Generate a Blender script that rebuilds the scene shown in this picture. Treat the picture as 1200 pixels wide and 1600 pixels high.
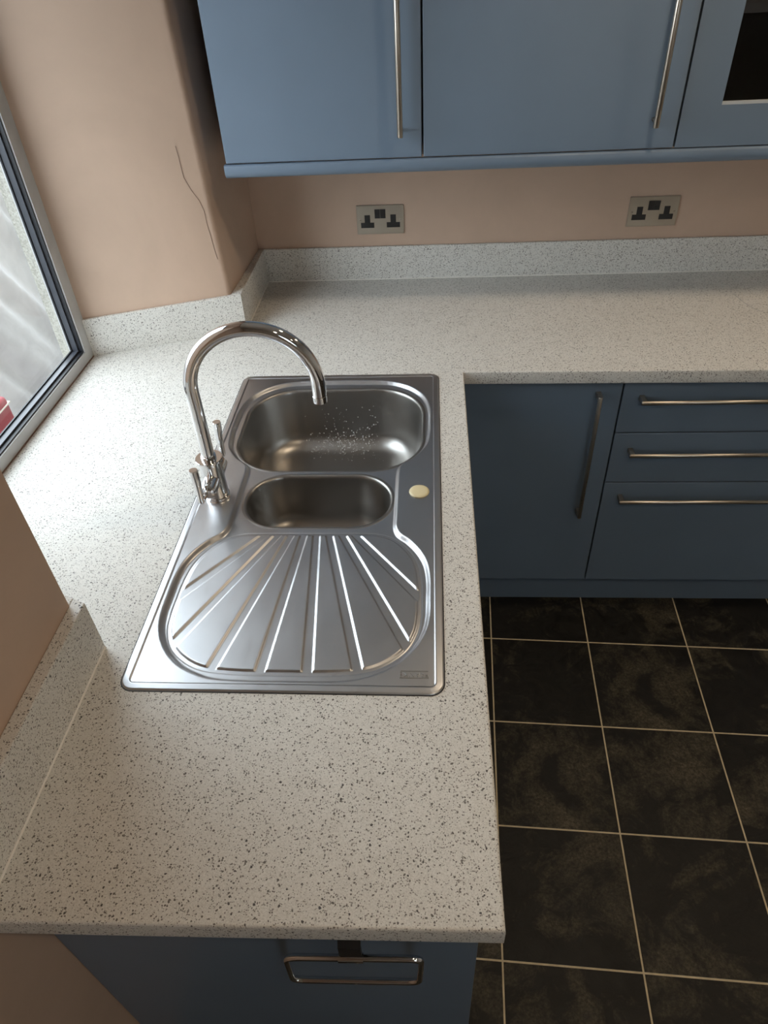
import bpy, bmesh, math, random
import numpy as np
from mathutils import Vector, Matrix
from mathutils.geometry import tessellate_polygon

for o in list(bpy.data.objects):
    bpy.data.objects.remove(o, do_unlink=True)
scene = bpy.context.scene
COL = scene.collection
random.seed(7)
rng = np.random.default_rng(7)

# ------------------------------------------------------------------ camera
PITCH, YAW, ROLL, FPX = -0.70218, 0.08865, -0.05899, 1078.725
cp, sp, cy_, sy_ = math.cos(PITCH), math.sin(PITCH), math.cos(YAW), math.sin(YAW)
fwd = Vector((-sy_ * cp, cy_ * cp, sp))
rgt = Vector((cy_, sy_, 0))
upv = rgt.cross(fwd)
r2 = math.cos(ROLL) * rgt + math.sin(ROLL) * upv
u2 = -math.sin(ROLL) * rgt + math.cos(ROLL) * upv
cam_d = bpy.data.cameras.new('camera')
cam = bpy.data.objects.new('camera', cam_d)
COL.objects.link(cam)
m3 = Matrix((r2, u2, -fwd)).transposed()
cam.matrix_world = Matrix.Translation((0.48019, -0.60778, 1.7848)) @ m3.to_4x4()
cam_d.sensor_fit = 'VERTICAL'
cam_d.sensor_height = 36.0
cam_d.lens = FPX / 1600 * 36.0
cam_d.clip_start = 0.02
scene.camera = cam

# ------------------------------------------------------------------ daylight
world = bpy.data.worlds.new('overcast_sky')
scene.world = world
world.use_nodes = True
wn = world.node_tree
wn.nodes['Background'].inputs['Color'].default_value = (0.82, 0.93, 1.0, 1)
wn.nodes['Background'].inputs['Strength'].default_value = 5.6

LAMP_POWER = 10.5
LAMP_COLOR = (1.0, 0.80, 0.57)

scene.view_settings.view_transform = 'Standard'
scene.view_settings.look = 'None'
scene.view_settings.exposure = 0.3
scene.view_settings.gamma = 1.0
scene.view_settings.use_curve_mapping = False
scene.cycles.use_denoising = True
scene.cycles.max_bounces = 10
scene.cycles.diffuse_bounces = 6
scene.cycles.glossy_bounces = 6
scene.cycles.transparent_max_bounces = 12
scene.cycles.sample_clamp_indirect = 6.0
scene.cycles.caustics_reflective = False
scene.cycles.caustics_refractive = False


# ------------------------------------------------------------------ materials
def new_mat(name):
    m = bpy.data.materials.new(name)
    m.use_nodes = True
    nt = m.node_tree
    b = nt.nodes['Principled BSDF']
    return m, nt, b


def node(nt, t, **kw):
    n = nt.nodes.new(t)
    for k, v in kw.items():
        if k in n.inputs:
            n.inputs[k].default_value = v
        else:
            setattr(n, k, v)
    return n


def ramp(nt, fac, stops):
    r = nt.nodes.new('ShaderNodeValToRGB')
    e = r.color_ramp.elements
    while len(e) < len(stops):
        e.new(0.5)
    for i, (p, c) in enumerate(stops):
        e[i].position = p
        e[i].color = (*c, 1) if len(c) == 3 else c
    nt.links.new(fac, r.inputs['Fac'])
    return r.outputs['Color']


def mixc(nt, fac, a, b, blend='MIX'):
    n = nt.nodes.new('ShaderNodeMix')
    n.data_type = 'RGBA'
    n.blend_type = blend
    for sock, v in ((n.inputs['Factor'], fac), (n.inputs['A'], a), (n.inputs['B'], b)):
        if hasattr(v, 'is_output') or isinstance(v, bpy.types.NodeSocket):
            nt.links.new(v, sock)
        elif isinstance(v, (int, float)):
            sock.default_value = v
        else:
            sock.default_value = (*v, 1)
    return n.outputs['Result']


def math_n(nt, op, a, b=None):
    n = nt.nodes.new('ShaderNodeMath')
    n.operation = op
    for i, v in enumerate((a, b)):
        if v is None:
            continue
        if isinstance(v, (int, float)):
            n.inputs[i].default_value = v
        else:
            nt.links.new(v, n.inputs[i])
    return n.outputs[0]


def coords(nt, scale=(1, 1, 1), kind='Object', loc=(0, 0, 0)):
    tc = nt.nodes.new('ShaderNodeTexCoord')
    mp = nt.nodes.new('ShaderNodeMapping')
    mp.inputs['Scale'].default_value = scale
    mp.inputs['Location'].default_value = loc
    nt.links.new(tc.outputs[kind], mp.inputs['Vector'])
    return mp.outputs['Vector']


def bump(nt, b, height, strength=0.2, dist=0.001):
    n = nt.nodes.new('ShaderNodeBump')
    n.inputs['Strength'].default_value = strength
    n.inputs['Distance'].default_value = dist
    nt.links.new(height, n.inputs['Height'])
    nt.links.new(n.outputs['Normal'], b.inputs['Normal'])
    return n


def noise(nt, vec, scale, detail=4, rough=0.55, dist=0.0):
    n = nt.nodes.new('ShaderNodeTexNoise')
    n.inputs['Scale'].default_value = scale
    n.inputs['Detail'].default_value = detail
    n.inputs['Roughness'].default_value = rough
    n.inputs['Distortion'].default_value = dist
    nt.links.new(vec, n.inputs['Vector'])
    return n


def plain(name, col, rough=0.5, metal=0.0, spec=0.5, var=0.04, nscale=30, bstr=0.0):
    m, nt, b = new_mat(name)
    v = coords(nt)
    n = noise(nt, v, nscale, 4)
    c0 = tuple(max(0, c * (1 - var)) for c in col)
    c1 = tuple(min(1, c * (1 + var)) for c in col)
    nt.links.new(ramp(nt, n.outputs['Fac'], [(0.3, c0), (0.7, c1)]), b.inputs['Base Color'])
    b.inputs['Roughness'].default_value = rough
    b.inputs['Metallic'].default_value = metal
    b.inputs['Specular IOR Level'].default_value = spec
    if bstr:
        bump(nt, b, n.outputs['Fac'], bstr, 0.002)
    return m


def mat_plaster(name, col):
    m, nt, b = new_mat(name)
    v = coords(nt)
    big = noise(nt, v, 2.6, 5, 0.6, 0.4)
    fine = noise(nt, v, 60, 5, 0.65)
    c0 = tuple(c * 0.90 for c in col)
    c1 = tuple(min(1, c * 1.06) for c in col)
    nt.links.new(ramp(nt, big.outputs['Fac'], [(0.35, c0), (0.68, c1)]), b.inputs['Base Color'])
    b.inputs['Roughness'].default_value = 0.62
    h = math_n(nt, 'ADD', math_n(nt, 'MULTIPLY', big.outputs['Fac'], 3.0), math_n(nt, 'MULTIPLY', fine.outputs['Fac'], 0.35))
    bump(nt, b, h, 0.35, 0.002)
    return m


def mat_speckle(name):
    m, nt, b = new_mat(name)
    v = coords(nt)
    warp = noise(nt, v, 220, 3)
    mixv = nt.nodes.new('ShaderNodeVectorMath')
    mixv.operation = 'MULTIPLY_ADD'
    nt.links.new(warp.outputs['Color'], mixv.inputs[0])
    mixv.inputs[1].default_value = (0.004, 0.004, 0.004)
    nt.links.new(v, mixv.inputs[2])
    wv = mixv.outputs[0]
    cloud = noise(nt, v, 26, 6, 0.62)
    base = ramp(nt, cloud.outputs['Fac'], [(0.32, (0.69, 0.67, 0.625)), (0.68, (0.77, 0.755, 0.715))])
    grain = noise(nt, v, 650, 2)
    base = mixc(nt, 0.45, base, ramp(nt, grain.outputs['Fac'], [(0.36, (0.50, 0.475, 0.43)), (0.6, (0.80, 0.78, 0.74))]))

    def specks(scale, thr, gate, col, inp):
        vo = nt.nodes.new('ShaderNodeTexVoronoi')
        vo.inputs['Scale'].default_value = scale
        nt.links.new(wv, vo.inputs['Vector'])
        sep = nt.nodes.new('ShaderNodeSeparateColor')
        nt.links.new(vo.outputs['Color'], sep.inputs[0])
        size = math_n(nt, 'MULTIPLY', math_n(nt, 'POWER', sep.outputs[0], 2.0), thr)
        inside = math_n(nt, 'LESS_THAN', vo.outputs['Distance'], size)
        g = math_n(nt, 'GREATER_THAN', sep.outputs[1], gate)
        return mixc(nt, math_n(nt, 'MULTIPLY', math_n(nt, 'MULTIPLY', inside, g), 0.9), inp, col)
    c = specks(520, 0.60, 0.35, (0.21, 0.19, 0.17), base)
    c = specks(300, 0.50, 0.45, (0.12, 0.105, 0.095), c)
    c = specks(165, 0.29, 0.50, (0.05, 0.045, 0.045), c)  # largest flecks
    nt.links.new(c, b.inputs['Base Color'])
    b.inputs['Roughness'].default_value = 0.5
    b.inputs['Specular IOR Level'].default_value = 0.22
    bump(nt, b, grain.outputs['Fac'], 0.08, 0.0005)
    return m


def mat_steel(name, col, rough, stretch=(4, 260, 40), bs=0.06, aniso=0.0):
    m, nt, b = new_mat(name)
    v = coords(nt, stretch)
    n = noise(nt, v, 6, 4, 0.6)
    v2 = coords(nt)
    sm = noise(nt, v2, 9, 5, 0.65, 0.6)
    scr = noise(nt, coords(nt, (1, 1, 1)), 420, 2)
    nt.links.new(ramp(nt, sm.outputs['Fac'], [(0.3, tuple(c * 0.95 for c in col)), (0.7, col)]), b.inputs['Base Color'])
    b.inputs['Metallic'].default_value = 1.0
    rr = math_n(nt, 'ADD', math_n(nt, 'MULTIPLY', n.outputs['Fac'], 0.14), math_n(nt, 'ADD', math_n(nt, 'MULTIPLY', sm.outputs['Fac'], 0.06), rough - 0.10))
    nt.links.new(rr, b.inputs['Roughness'])
    b.inputs['Anisotropic'].default_value = aniso
    if bs:
        h = math_n(nt, 'ADD', n.outputs['Fac'], math_n(nt, 'MULTIPLY', scr.outputs['Fac'], 0.6))
        bump(nt, b, h, bs, 0.0008)
    return m


def mat_tile():
    m, nt, b = new_mat('dark_slate_tile')
    tc = nt.nodes.new('ShaderNodeTexCoord')
    oi = nt.nodes.new('ShaderNodeObjectInfo')
    off = nt.nodes.new('ShaderNodeVectorMath')
    off.operation = 'MULTIPLY_ADD'
    cmb = nt.nodes.new('ShaderNodeCombineXYZ')
    nt.links.new(oi.outputs['Random'], cmb.inputs[0])
    nt.links.new(math_n(nt, 'MULTIPLY', oi.outputs['Random'], 7.3), cmb.inputs[1])
    nt.links.new(oi.outputs['Random'], cmb.inputs[2])
    nt.links.new(cmb.outputs[0], off.inputs[0])
    off.inputs[1].default_value = (9, 9, 9)
    nt.links.new(tc.outputs['Object'], off.inputs[2])
    v = off.outputs[0]
    n1 = noise(nt, v, 4.2, 10, 0.62, 0.9)
    n2 = noise(nt, v, 16, 9, 0.74, 1.6)
    n3 = noise(nt, v, 140, 5, 0.75)
    dark = ramp(nt, n2.outputs['Fac'], [(0.35, (0.0065, 0.006, 0.0055)), (0.65, (0.017, 0.0155, 0.013))])
    light = ramp(nt, n3.outputs['Fac'], [(0.34, (0.026, 0.022, 0.014)), (0.5, (0.085, 0.072, 0.048)), (0.66, (0.16, 0.138, 0.095))])
    m_ = math_n(nt, 'ADD', math_n(nt, 'MULTIPLY', n1.outputs['Fac'], 0.72), math_n(nt, 'MULTIPLY', n2.outputs['Fac'], 0.28))
    col = mixc(nt, ramp(nt, m_, [(0.50, (0, 0, 0)), (0.545, (0.35,) * 3), (0.64, (0.95,) * 3)]), dark, light)
    nt.links.new(col, b.inputs['Base Color'])
    nt.links.new(ramp(nt, n2.outputs['Fac'], [(0.35, (0.36,) * 3), (0.7, (0.58,) * 3)]), b.inputs['Roughness'])
    b.inputs['Specular IOR Level'].default_value = 0.3
    h = math_n(nt, 'ADD', n2.outputs['Fac'], math_n(nt, 'MULTIPLY', n3.outputs['Fac'], 0.25))
    bump(nt, b, h, 0.5, 0.004)
    return m


def mat_glass(name, tint=(1, 1, 1), refl=0.08):
    m, nt, b = new_mat(name)
    out = nt.nodes['Material Output']
    nt.nodes.remove(b)
    tr = node(nt, 'ShaderNodeBsdfTransparent')
    tr.inputs['Color'].default_value = (*tint, 1)
    gl = node(nt, 'ShaderNodeBsdfGlossy')
    gl.inputs['Roughness'].default_value = 0.02
    lw = node(nt, 'ShaderNodeLayerWeight')
    fr = math_n(nt, 'ADD', math_n(nt, 'MULTIPLY', math_n(nt, 'POWER', lw.outputs['Facing'], 5.0), 0.9), refl * 0.4)
    mx = node(nt, 'ShaderNodeMixShader')
    nt.links.new(fr, mx.inputs[0])
    nt.links.new(tr.outputs[0], mx.inputs[1])
    nt.links.new(gl.outputs[0], mx.inputs[2])
    nt.links.new(mx.outputs[0], out.inputs['Surface'])
    return m


def mat_emit(name, col, s):
    m, nt, b = new_mat(name)
    b.inputs['Base Color'].default_value = (*col, 1)
    b.inputs['Emission Color'].default_value = (*col, 1)
    b.inputs['Emission Strength'].default_value = s
    return m


def mat_render():
    m, nt, b = new_mat('cream_pebble_render')
    v = coords(nt)
    n = noise(nt, v, 240, 3, 0.6)
    nt.links.new(ramp(nt, n.outputs['Fac'], [(0.35, (0.28, 0.265, 0.225)), (0.6, (0.42, 0.40, 0.35))]), b.inputs['Base Color'])
    b.inputs['Roughness'].default_value = 0.9
    bump(nt, b, n.outputs['Fac'], 0.8, 0.004)
    return m


def mat_polythene():
    m, nt, b = new_mat('milky_polythene')
    v = coords(nt)
    n = noise(nt, v, 7, 6, 0.6, 1.0)
    nt.links.new(ramp(nt, n.outputs['Fac'], [(0.3, (0.56, 0.55, 0.575)), (0.7, (0.68, 0.67, 0.695))]), b.inputs['Base Color'])
    b.inputs['Roughness'].default_value = 0.35
    bump(nt, b, n.outputs['Fac'], 0.3, 0.01)
    return m


M = dict(
    plaster=mat_plaster('peach_plaster', (0.57, 0.412, 0.312)),
    white=plain('white_paint', (0.78, 0.75, 0.70), 0.7),
    speckle=mat_speckle('speckled_laminate'),
    blue=plain('satin_blue_paint', (0.160, 0.213, 0.283), 0.38, var=0.03, nscale=6),
    carcass=plain('dark_blue_carcass', (0.09, 0.12, 0.17), 0.6),
    shadebox=plain('cabinet_inside_shade', (0.02, 0.02, 0.021), 0.7),  # near-black stands in for the shade inside the glazed cabinet
    shelf=plain('grey_shelf', (0.50, 0.52, 0.54), 0.5),
    steel=mat_steel('pressed_steel', (0.55, 0.555, 0.57), 0.36, (14, 3, 3), 0.0),
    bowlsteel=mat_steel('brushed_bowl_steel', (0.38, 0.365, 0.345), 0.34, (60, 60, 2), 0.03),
    chrome=plain('chrome', (0.80, 0.80, 0.81), 0.05, 1.0, var=0.01),
    nickel=mat_steel('brushed_nickel', (0.50, 0.45, 0.385), 0.30, (40, 40, 40), 0.03),
    socketsteel=mat_steel('socket_steel', (0.47, 0.43, 0.37), 0.32, (6, 6, 200), 0.05),
    black=plain('black_plastic', (0.012, 0.012, 0.013), 0.45),
    cream=plain('cream_plastic', (0.78, 0.68, 0.43), 0.4, var=0.03),
    grout=plain('sand_grout', (0.66, 0.56, 0.38), 0.85, var=0.15, nscale=40),
    tile=mat_tile(),
    sealant=plain('pale_sealant', (0.86, 0.83, 0.77), 0.45),
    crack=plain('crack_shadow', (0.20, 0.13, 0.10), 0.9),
    scratch=plain('grey_scratch', (0.34, 0.34, 0.34), 0.6),
    upvc=plain('white_window_frame', (0.50, 0.50, 0.495), 0.4),
    bead=plain('slate_bead', (0.055, 0.06, 0.075), 0.3),
    gasket=plain('black_rubber', (0.012, 0.013, 0.018), 0.45),
    glass=mat_glass('window_glass'),
    tintglass=mat_glass('dark_cabinet_glass', (0.55, 0.55, 0.56)),
    render=mat_render(),
    polythene=mat_polythene(),
    red=plain('red_plastic', (0.34, 0.04, 0.055), 0.5, var=0.12),
    greyband=plain('grey_band', (0.22, 0.22, 0.24), 0.6),
    paving=plain('grey_paving', (0.22, 0.21, 0.20), 0.9, var=0.2, nscale=14),
    bulb=mat_emit('warm_lamp_lens', (1.0, 0.78, 0.52), 30.0),
    water=None,
)
mw, nt_, b_ = new_mat('water')
b_.inputs['Base Color'].default_value = (0.95, 0.96, 0.97, 1)
b_.inputs['Roughness'].default_value = 0.03
b_.inputs['Transmission Weight'].default_value = 0.3
b_.inputs['IOR'].default_value = 1.33
M['water'] = mw


# ------------------------------------------------------------------ mesh helpers (world coordinates)
class MB:
    def __init__(self):
        self.v, self.f = [], []

    def add(self, vs, fs):
        n = len(self.v)
        self.v += [tuple(p) for p in vs]
        self.f += [tuple(i + n for i in f) for f in fs]
        return self

    def box(self, x0, x1, y0, y1, z0, z1, bev=0.0, seg=2):
        if bev <= 0:
            vs = [(x, y, z) for z in (z0, z1) for y in (y0, y1) for x in (x0, x1)]
            return self.add(vs, [(0, 2, 3, 1), (4, 5, 7, 6), (0, 1, 5, 4), (2, 6, 7, 3), (0, 4, 6, 2), (1, 3, 7, 5)])
        bm = bmesh.new()
        bmesh.ops.create_cube(bm, size=1)
        for v in bm.verts:
            v.co = ((x0 + x1) / 2 + v.co.x * (x1 - x0), (y0 + y1) / 2 + v.co.y * (y1 - y0), (z0 + z1) / 2 + v.co.z * (z1 - z0))
        bmesh.ops.bevel(bm, geom=bm.edges[:], offset=bev, segments=seg, profile=0.5, affect='EDGES')
        bm.verts.index_update()
        self.add([v.co[:] for v in bm.verts], [[v.index for v in f.verts] for f in bm.faces])
        bm.free()
        return self

    def prism(self, poly, z0, z1):
        n = len(poly)
        vs = [(x, y, z0) for x, y in poly] + [(x, y, z1) for x, y in poly]
        return self.add(vs, [tuple(range(n - 1, -1, -1)), tuple(range(n, 2 * n))] + [(i, (i + 1) % n, n + (i + 1) % n, n + i) for i in range(n)])

    def loft(self, rings, close=True, cap0=False, cap1=False):
        n = len(rings[0])
        vs = [p for r in rings for p in r]
        fs = []
        for k in range(len(rings) - 1):
            for i in range(n if close else n - 1):
                j = (i + 1) % n
                fs.append((k * n + i, k * n + j, (k + 1) * n + j, (k + 1) * n + i))
        if cap0:
            fs.append(tuple(range(n - 1, -1, -1)))
        if cap1:
            fs.append(tuple((len(rings) - 1) * n + i for i in range(n)))
        return self.add(vs, fs)

    def tube(self, path, r, n=16, closed=False, caps=True):
        P = [Vector(p) for p in path]
        R = r if isinstance(r, (list, tuple)) else [r] * len(P)
        T = []
        for i in range(len(P)):
            a = P[(i - 1) % len(P)] if (closed or i) else P[0]
            b = P[(i + 1) % len(P)] if (closed or i < len(P) - 1) else P[-1]
            T.append((b - a).normalized())
        u = T[0].orthogonal().normalized()
        rings = []
        for i, p in enumerate(P):
            u = (u - T[i] * u.dot(T[i])).normalized()
            w = T[i].cross(u)
            rings.append([p + R[i] * (math.cos(2 * math.pi * k / n) * u + math.sin(2 * math.pi * k / n) * w) for k in range(n)])
        if closed:
            rings.append(rings[0])
            return self.loft(rings)
        return self.loft(rings, cap0=caps, cap1=caps)

    def lathe(self, c, axis, prof, n=32):
        """prof: list of (t along axis, radius)"""
        a = Vector(axis).normalized()
        u = a.orthogonal().normalized()
        w = a.cross(u)
        c = Vector(c)
        rings = [[c + a * t + max(r, 1e-5) * (math.cos(2 * math.pi * k / n) * u + math.sin(2 * math.pi * k / n) * w) for k in range(n)] for t, r in prof]
        return self.loft(rings, cap0=True, cap1=True)

    def build(self, name, mat, parent=None, smooth=False, angle=40, origin=None):
        o0 = Vector(origin) if origin is not None else (Vector(parent.matrix_world.translation) if parent else Vector((0, 0, 0)))
        if parent is not None:
            o0 = world_loc(parent)
        me = bpy.data.meshes.new(name)
        me.from_pydata([(x - o0.x, y - o0.y, z - o0.z) for x, y, z in self.v], [], self.f)
        me.materials.append(mat)
        bm = bmesh.new()
        bm.from_mesh(me)
        bmesh.ops.recalc_face_normals(bm, faces=bm.faces[:])
        bm.to_mesh(me)
        bm.free()
        if smooth:
            me.shade_smooth()
            try:
                me.set_sharp_from_angle(angle=math.radians(angle))
            except Exception:
                pass
        ob = bpy.data.objects.new(name, me)
        COL.objects.link(ob)
        if parent is not None:
            ob.parent = parent
        else:
            ob.location = o0
        return ob


def world_loc(o):
    l = Vector(o.location)
    while o.parent:
        o = o.parent
        l += Vector(o.location)
    return l


def tag(o, label=None, cat=None, group=None, kind=None):
    for k, v in (('label', label), ('category', cat), ('group', group), ('kind', kind)):
        if v:
            o[k] = v
    return o


def thing(name, loc, label, cat, group=None):
    o = bpy.data.objects.new(name, None)
    o.empty_display_size = 0.05
    COL.objects.link(o)
    o.location = loc
    return tag(o, label, cat, group)


def struct(o):
    o['kind'] = 'structure'
    return o


def rrect(cx, cy, hx, hy, r, n=12):
    pts = []
    for k, (sx, sy) in enumerate(((1, 1), (-1, 1), (-1, -1), (1, -1))):
        for i in range(n + 1):
            a = math.pi / 2 * (k + i / n)
            pts.append((cx + sx * (hx - r) + r * math.cos(a), cy + sy * (hy - r) + r * math.sin(a)))
    return pts


# ------------------------------------------------------------------ main dimensions
ZT = 0.91           # worktop top
XE = 0.5645         # left run front edge
ZB = 0.139          # bottom of base doors
YD = 0.9916         # base door face
YW = 1.603          # back wall
YB = 1.5934         # back upstand face
XL = -0.072         # left wall
X1 = 3.0
Y0 = -2.6
H = 2.4
TH = 0.037
HU = 0.1055


def y_front(x):
    return 0.9755 - 0.0155 * (x - XE)


def y_end(x):
    return -0.3139 + 0.018 * (x - XE)


# ------------------------------------------------------------------ room shell
# floor: grout bed with individual slate tiles
fl = MB().box(-0.55, X1 + 0.1, Y0 - 0.1, YW + 0.1, -0.08, -0.0010).build('floor', M['grout'])
struct(fl)
TS, TX, TY, TR = 0.30802, 0.67662, 0.85658, -0.03993
crt, srt = math.cos(TR), math.sin(TR)


def clip(poly, rect):
    def cut(pts, f, ip):
        out = []
        for i in range(len(pts)):
            a, b = pts[i], pts[(i + 1) % len(pts)]
            if f(a):
                out.append(a)
            if f(a) != f(b):
                out.append(ip(a, b))
        return out
    x0, x1, y0, y1 = rect
    L = lambda a, b, t: (a[0] + (b[0] - a[0]) * t, a[1] + (b[1] - a[1]) * t)
    for f, ip in ((lambda p: p[0] >= x0, lambda a, b: L(a, b, (x0 - a[0]) / (b[0] - a[0]))), (lambda p: p[0] <= x1, lambda a, b: L(a, b, (x1 - a[0]) / (b[0] - a[0]))),
                  (lambda p: p[1] >= y0, lambda a, b: L(a, b, (y0 - a[1]) / (b[1] - a[1]))), (lambda p: p[1] <= y1, lambda a, b: L(a, b, (y1 - a[1]) / (b[1] - a[1])))):
        poly = cut(poly, f, ip)
        if len(poly) < 3:
            return []
    return poly


def tile_mesh(poly):
    c = Vector((sum(p[0] for p in poly) / len(poly), sum(p[1] for p in poly) / len(poly)))
    ins = []
    for p in poly:
        d = Vector(p) - c
        ins.append(tuple(c + d * (1 - 0.0018 / max(d.length, 0.01) * 1.4)))
    return [[(x, y, -0.0035) for x, y in poly], [(x, y, -0.0012) for x, y in poly], [(x, y, 0.0) for x, y in ins]]


full_mesh = None
g = TS / 2 - 0.0018
for i in range(-4, 10):
    for j in range(-5, 14):
        lx, ly = (i + 0.5) * TS, -(j - 0.5) * TS
        ctr = (TX + crt * lx - srt * ly, TY + srt * lx + crt * ly)
        quad = [(ctr[0] + crt * a - srt * b, ctr[1] + srt * a + crt * b) for a, b in ((-g, -g), (g, -g), (g, g), (-g, g))]
        cl = clip(quad, (XL + 0.002, X1 - 0.002, Y0 + 0.002, YW - 0.002))
        if len(cl) < 3:
            continue
        inside = len(cl) == 4 and all(abs(a[0] - b[0]) + abs(a[1] - b[1]) < 1e-6 for a, b in zip(cl, quad))
        if inside and full_mesh:
            t = bpy.data.objects.new('tile', full_mesh)
            COL.objects.link(t)
        else:
            mb = MB().loft(tile_mesh([(x - ctr[0], y - ctr[1]) for x, y in cl]), cap0=False, cap1=True)
            t = mb.build('tile', M['tile'])
            if inside:
                full_mesh = t.data
        t.location = (ctr[0], ctr[1], 0)
        t.parent = fl

struct(MB().box(-0.55, X1 + 0.1, Y0 - 0.1, YW + 0.1, H, H + 0.1).build('ceiling', M['white']))
struct(MB().box(-0.55, X1 + 0.1, YW, YW + 0.1, 0, H).build('wall_back', M['plaster']))
struct(MB().box(X1, X1 + 0.1, Y0 - 0.1, YW, 0, H).build('wall_right', M['white']))
RX0, RX1, RZ0, RZ1 = 1.25, 1.95, 1.25, 2.1     # opening for the added rear window
wn_ = MB().box(-0.55, RX0, Y0 - 0.1, Y0, 0, H).box(RX1, X1, Y0 - 0.1, Y0, 0, H)
wn_.box(RX0, RX1, Y0 - 0.1, Y0, 0, RZ0).box(RX0, RX1, Y0 - 0.1, Y0, RZ1, H)
struct(wn_.build('wall_near', M['white']))

# left wall: near pier, far pier with splayed reveals, wall under the window, lintel
XO = -0.50
NP = [(XL, Y0), (XL, 0.078), (-0.46, 0.232), (XO, 0.232), (XO, Y0)]
wl = MB().prism(NP, 0, H)


def far_pier(z):
    xc = -0.0818 - (z - 1.0155) * 0.0257
    c = Vector((xc, 1.2456))
    a = (Vector((-0.46, 1.104)) - c).normalized()
    b = (Vector((-0.070, YW)) - c).normalized()
    r = 0.012
    pts = [c + a * r]
    for k in range(1, 6):
        t = k / 6
        pts.append((c + a * r) * (1 - t) ** 2 + c * 2 * t * (1 - t) + (c + b * r) * t ** 2)
    pts.append(c + b * r)
    pts += [Vector((-0.070, YW)), Vector((XO, YW)), Vector((XO, 1.104)), Vector((-0.46, 1.104))]
    return [(p.x, p.y, z) for p in pts]


wl.loft([far_pier(0), far_pier(0.87), far_pier(1.3), far_pier(H)], cap0=True, cap1=True)
wl.prism([(XO, 0.232), (XL, 0.078), (XL, 1.2456), (XO, 1.104)], 0, ZT - TH - 0.001)
wl.prism([(XO, 0.2), (XL, 0.07), (XL - 0.02, 1.25), (XO, 1.15)], 2.28, H)
wl = struct(wl.build('wall_left', M['plaster'], smooth=True, angle=30))
wo = MB().prism([(XO - 0.045, -8.0), (XO, -8.0), (XO, 0.24), (XO - 0.045, 0.24)], -0.3, 5.6)  # house wall carried up and along out of view to shade the sheet
wo.prism([(XO - 0.045, 1.098), (XO, 1.098), (XO, 9.0), (XO - 0.045, 9.0)], -0.3, 5.6)
wo.prism([(XO - 0.045, 0.24), (XO, 0.24), (XO, 1.098), (XO - 0.045, 1.098)], -0.3, 0.885)
wo.prism([(XO - 0.045, 0.24), (XO, 0.24), (XO, 1.098), (XO - 0.045, 1.098)], 2.29, 5.6)
struct(wo.build('wall_outside', M['render']))

# hairline crack on the far reveal (in the plane of the reveal, just proud)
A, B_ = Vector((-0.0818, 1.2456)), Vector((-0.46, 1.104))
CAMP = Vector((0.48019, -0.60778, 1.7848))


def ray(px, py):
    return (fwd + r2 * ((px - 600) / FPX) - u2 * ((py - 800) / FPX))


def on_plane(px, py, p0, n):
    d = ray(px, py)
    return CAMP + d * ((p0 - CAMP).dot(n) / d.dot(n))


ad = (B_ - A).normalized()
nrev = Vector((ad.y, -ad.x, 0))
if nrev.y > 0:
    nrev = -nrev
p0 = Vector((A.x, A.y, 0))
tilt = Vector((0, 0, 0))
cr_pts = []
for q in ((274, 228), (279, 245), (283, 262), (287, 277), (299, 297), (311, 313), (319, 329), (323, 348), (329, 368), (334, 386), (340, 405)):
    w_ = on_plane(q[0], q[1], p0, nrev)
    for _ in range(4):
        A2 = Vector((-0.0818 - (w_.z - 1.0155) * 0.0257, 1.2456, 0))
        ad = (Vector((-0.46, 1.104, 0)) - A2).normalized()
        nrev = Vector((-ad.y, ad.x, 0)) if ad.x < 0 else Vector((ad.y, -ad.x, 0))
        w_ = on_plane(q[0], q[1], A2, nrev)
    cr_pts.append(w_)
ck = MB()
for a, b in zip(cr_pts[:-1], cr_pts[1:]):
    d = (b - a).normalized()
    s = d.cross(nrev).normalized() * 0.0007
    ck.add([a - s + nrev * 0.0006, a + s + nrev * 0.0006, b + s + nrev * 0.0006, b - s + nrev * 0.0006, a - nrev * 0.02, b - nrev * 0.02], [(0, 1, 2, 3), (0, 3, 5, 4), (1, 4, 5, 2)])
ck.build('crack', M['crack'], wl)

# ------------------------------------------------------------------ window
win = bpy.data.objects.new('window_1', None)
COL.objects.link(win)
win.location = (-0.48, 0.66, 0.89)
struct(win)
WY0, WY1, WZ0, WZ1 = 0.236, 1.1078, 0.892, 2.28


def ring(y0, y1, z0, z1, w, x0, x1):
    o = [(y0, z0), (y1, z0), (y1, z1), (y0, z1)]
    i = [(y0 + w, z0 + w), (y1 - w, z0 + w), (y1 - w, z1 - w), (y0 + w, z1 - w)]
    R = [[(x0, *p) for p in o], [(x1, *p) for p in o], [(x1, *p) for p in i], [(x0, *p) for p in i]]
    R.append(R[0])
    return MB().loft(R)


ring(WY0, WY1, WZ0, WZ1, 0.048, -0.4995, -0.456).build('window_frame', M['upvc'], win)
ring(WY0 + 0.048, WY1 - 0.048, WZ0 + 0.048, WZ1 - 0.048, 0.0035, -0.470, -0.460).build('gasket', M['gasket'], win)
ring(WY0 + 0.048, WY1 - 0.048, WZ0 + 0.048, WZ1 - 0.048, 0.008, -0.486, -0.4705).build('glazing_bead', M['bead'], win)
ring(WY0 + 0.048, WY1 - 0.048, WZ0 + 0.048, WZ1 - 0.048, 0.011, -0.490, -0.4863).build('gasket', M['gasket'], win)
MB().box(-0.4985, -0.4905, WY0 + 0.049, WY1 - 0.049, WZ0 + 0.049, WZ1 - 0.049).build('pane', M['glass'], win)

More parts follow.
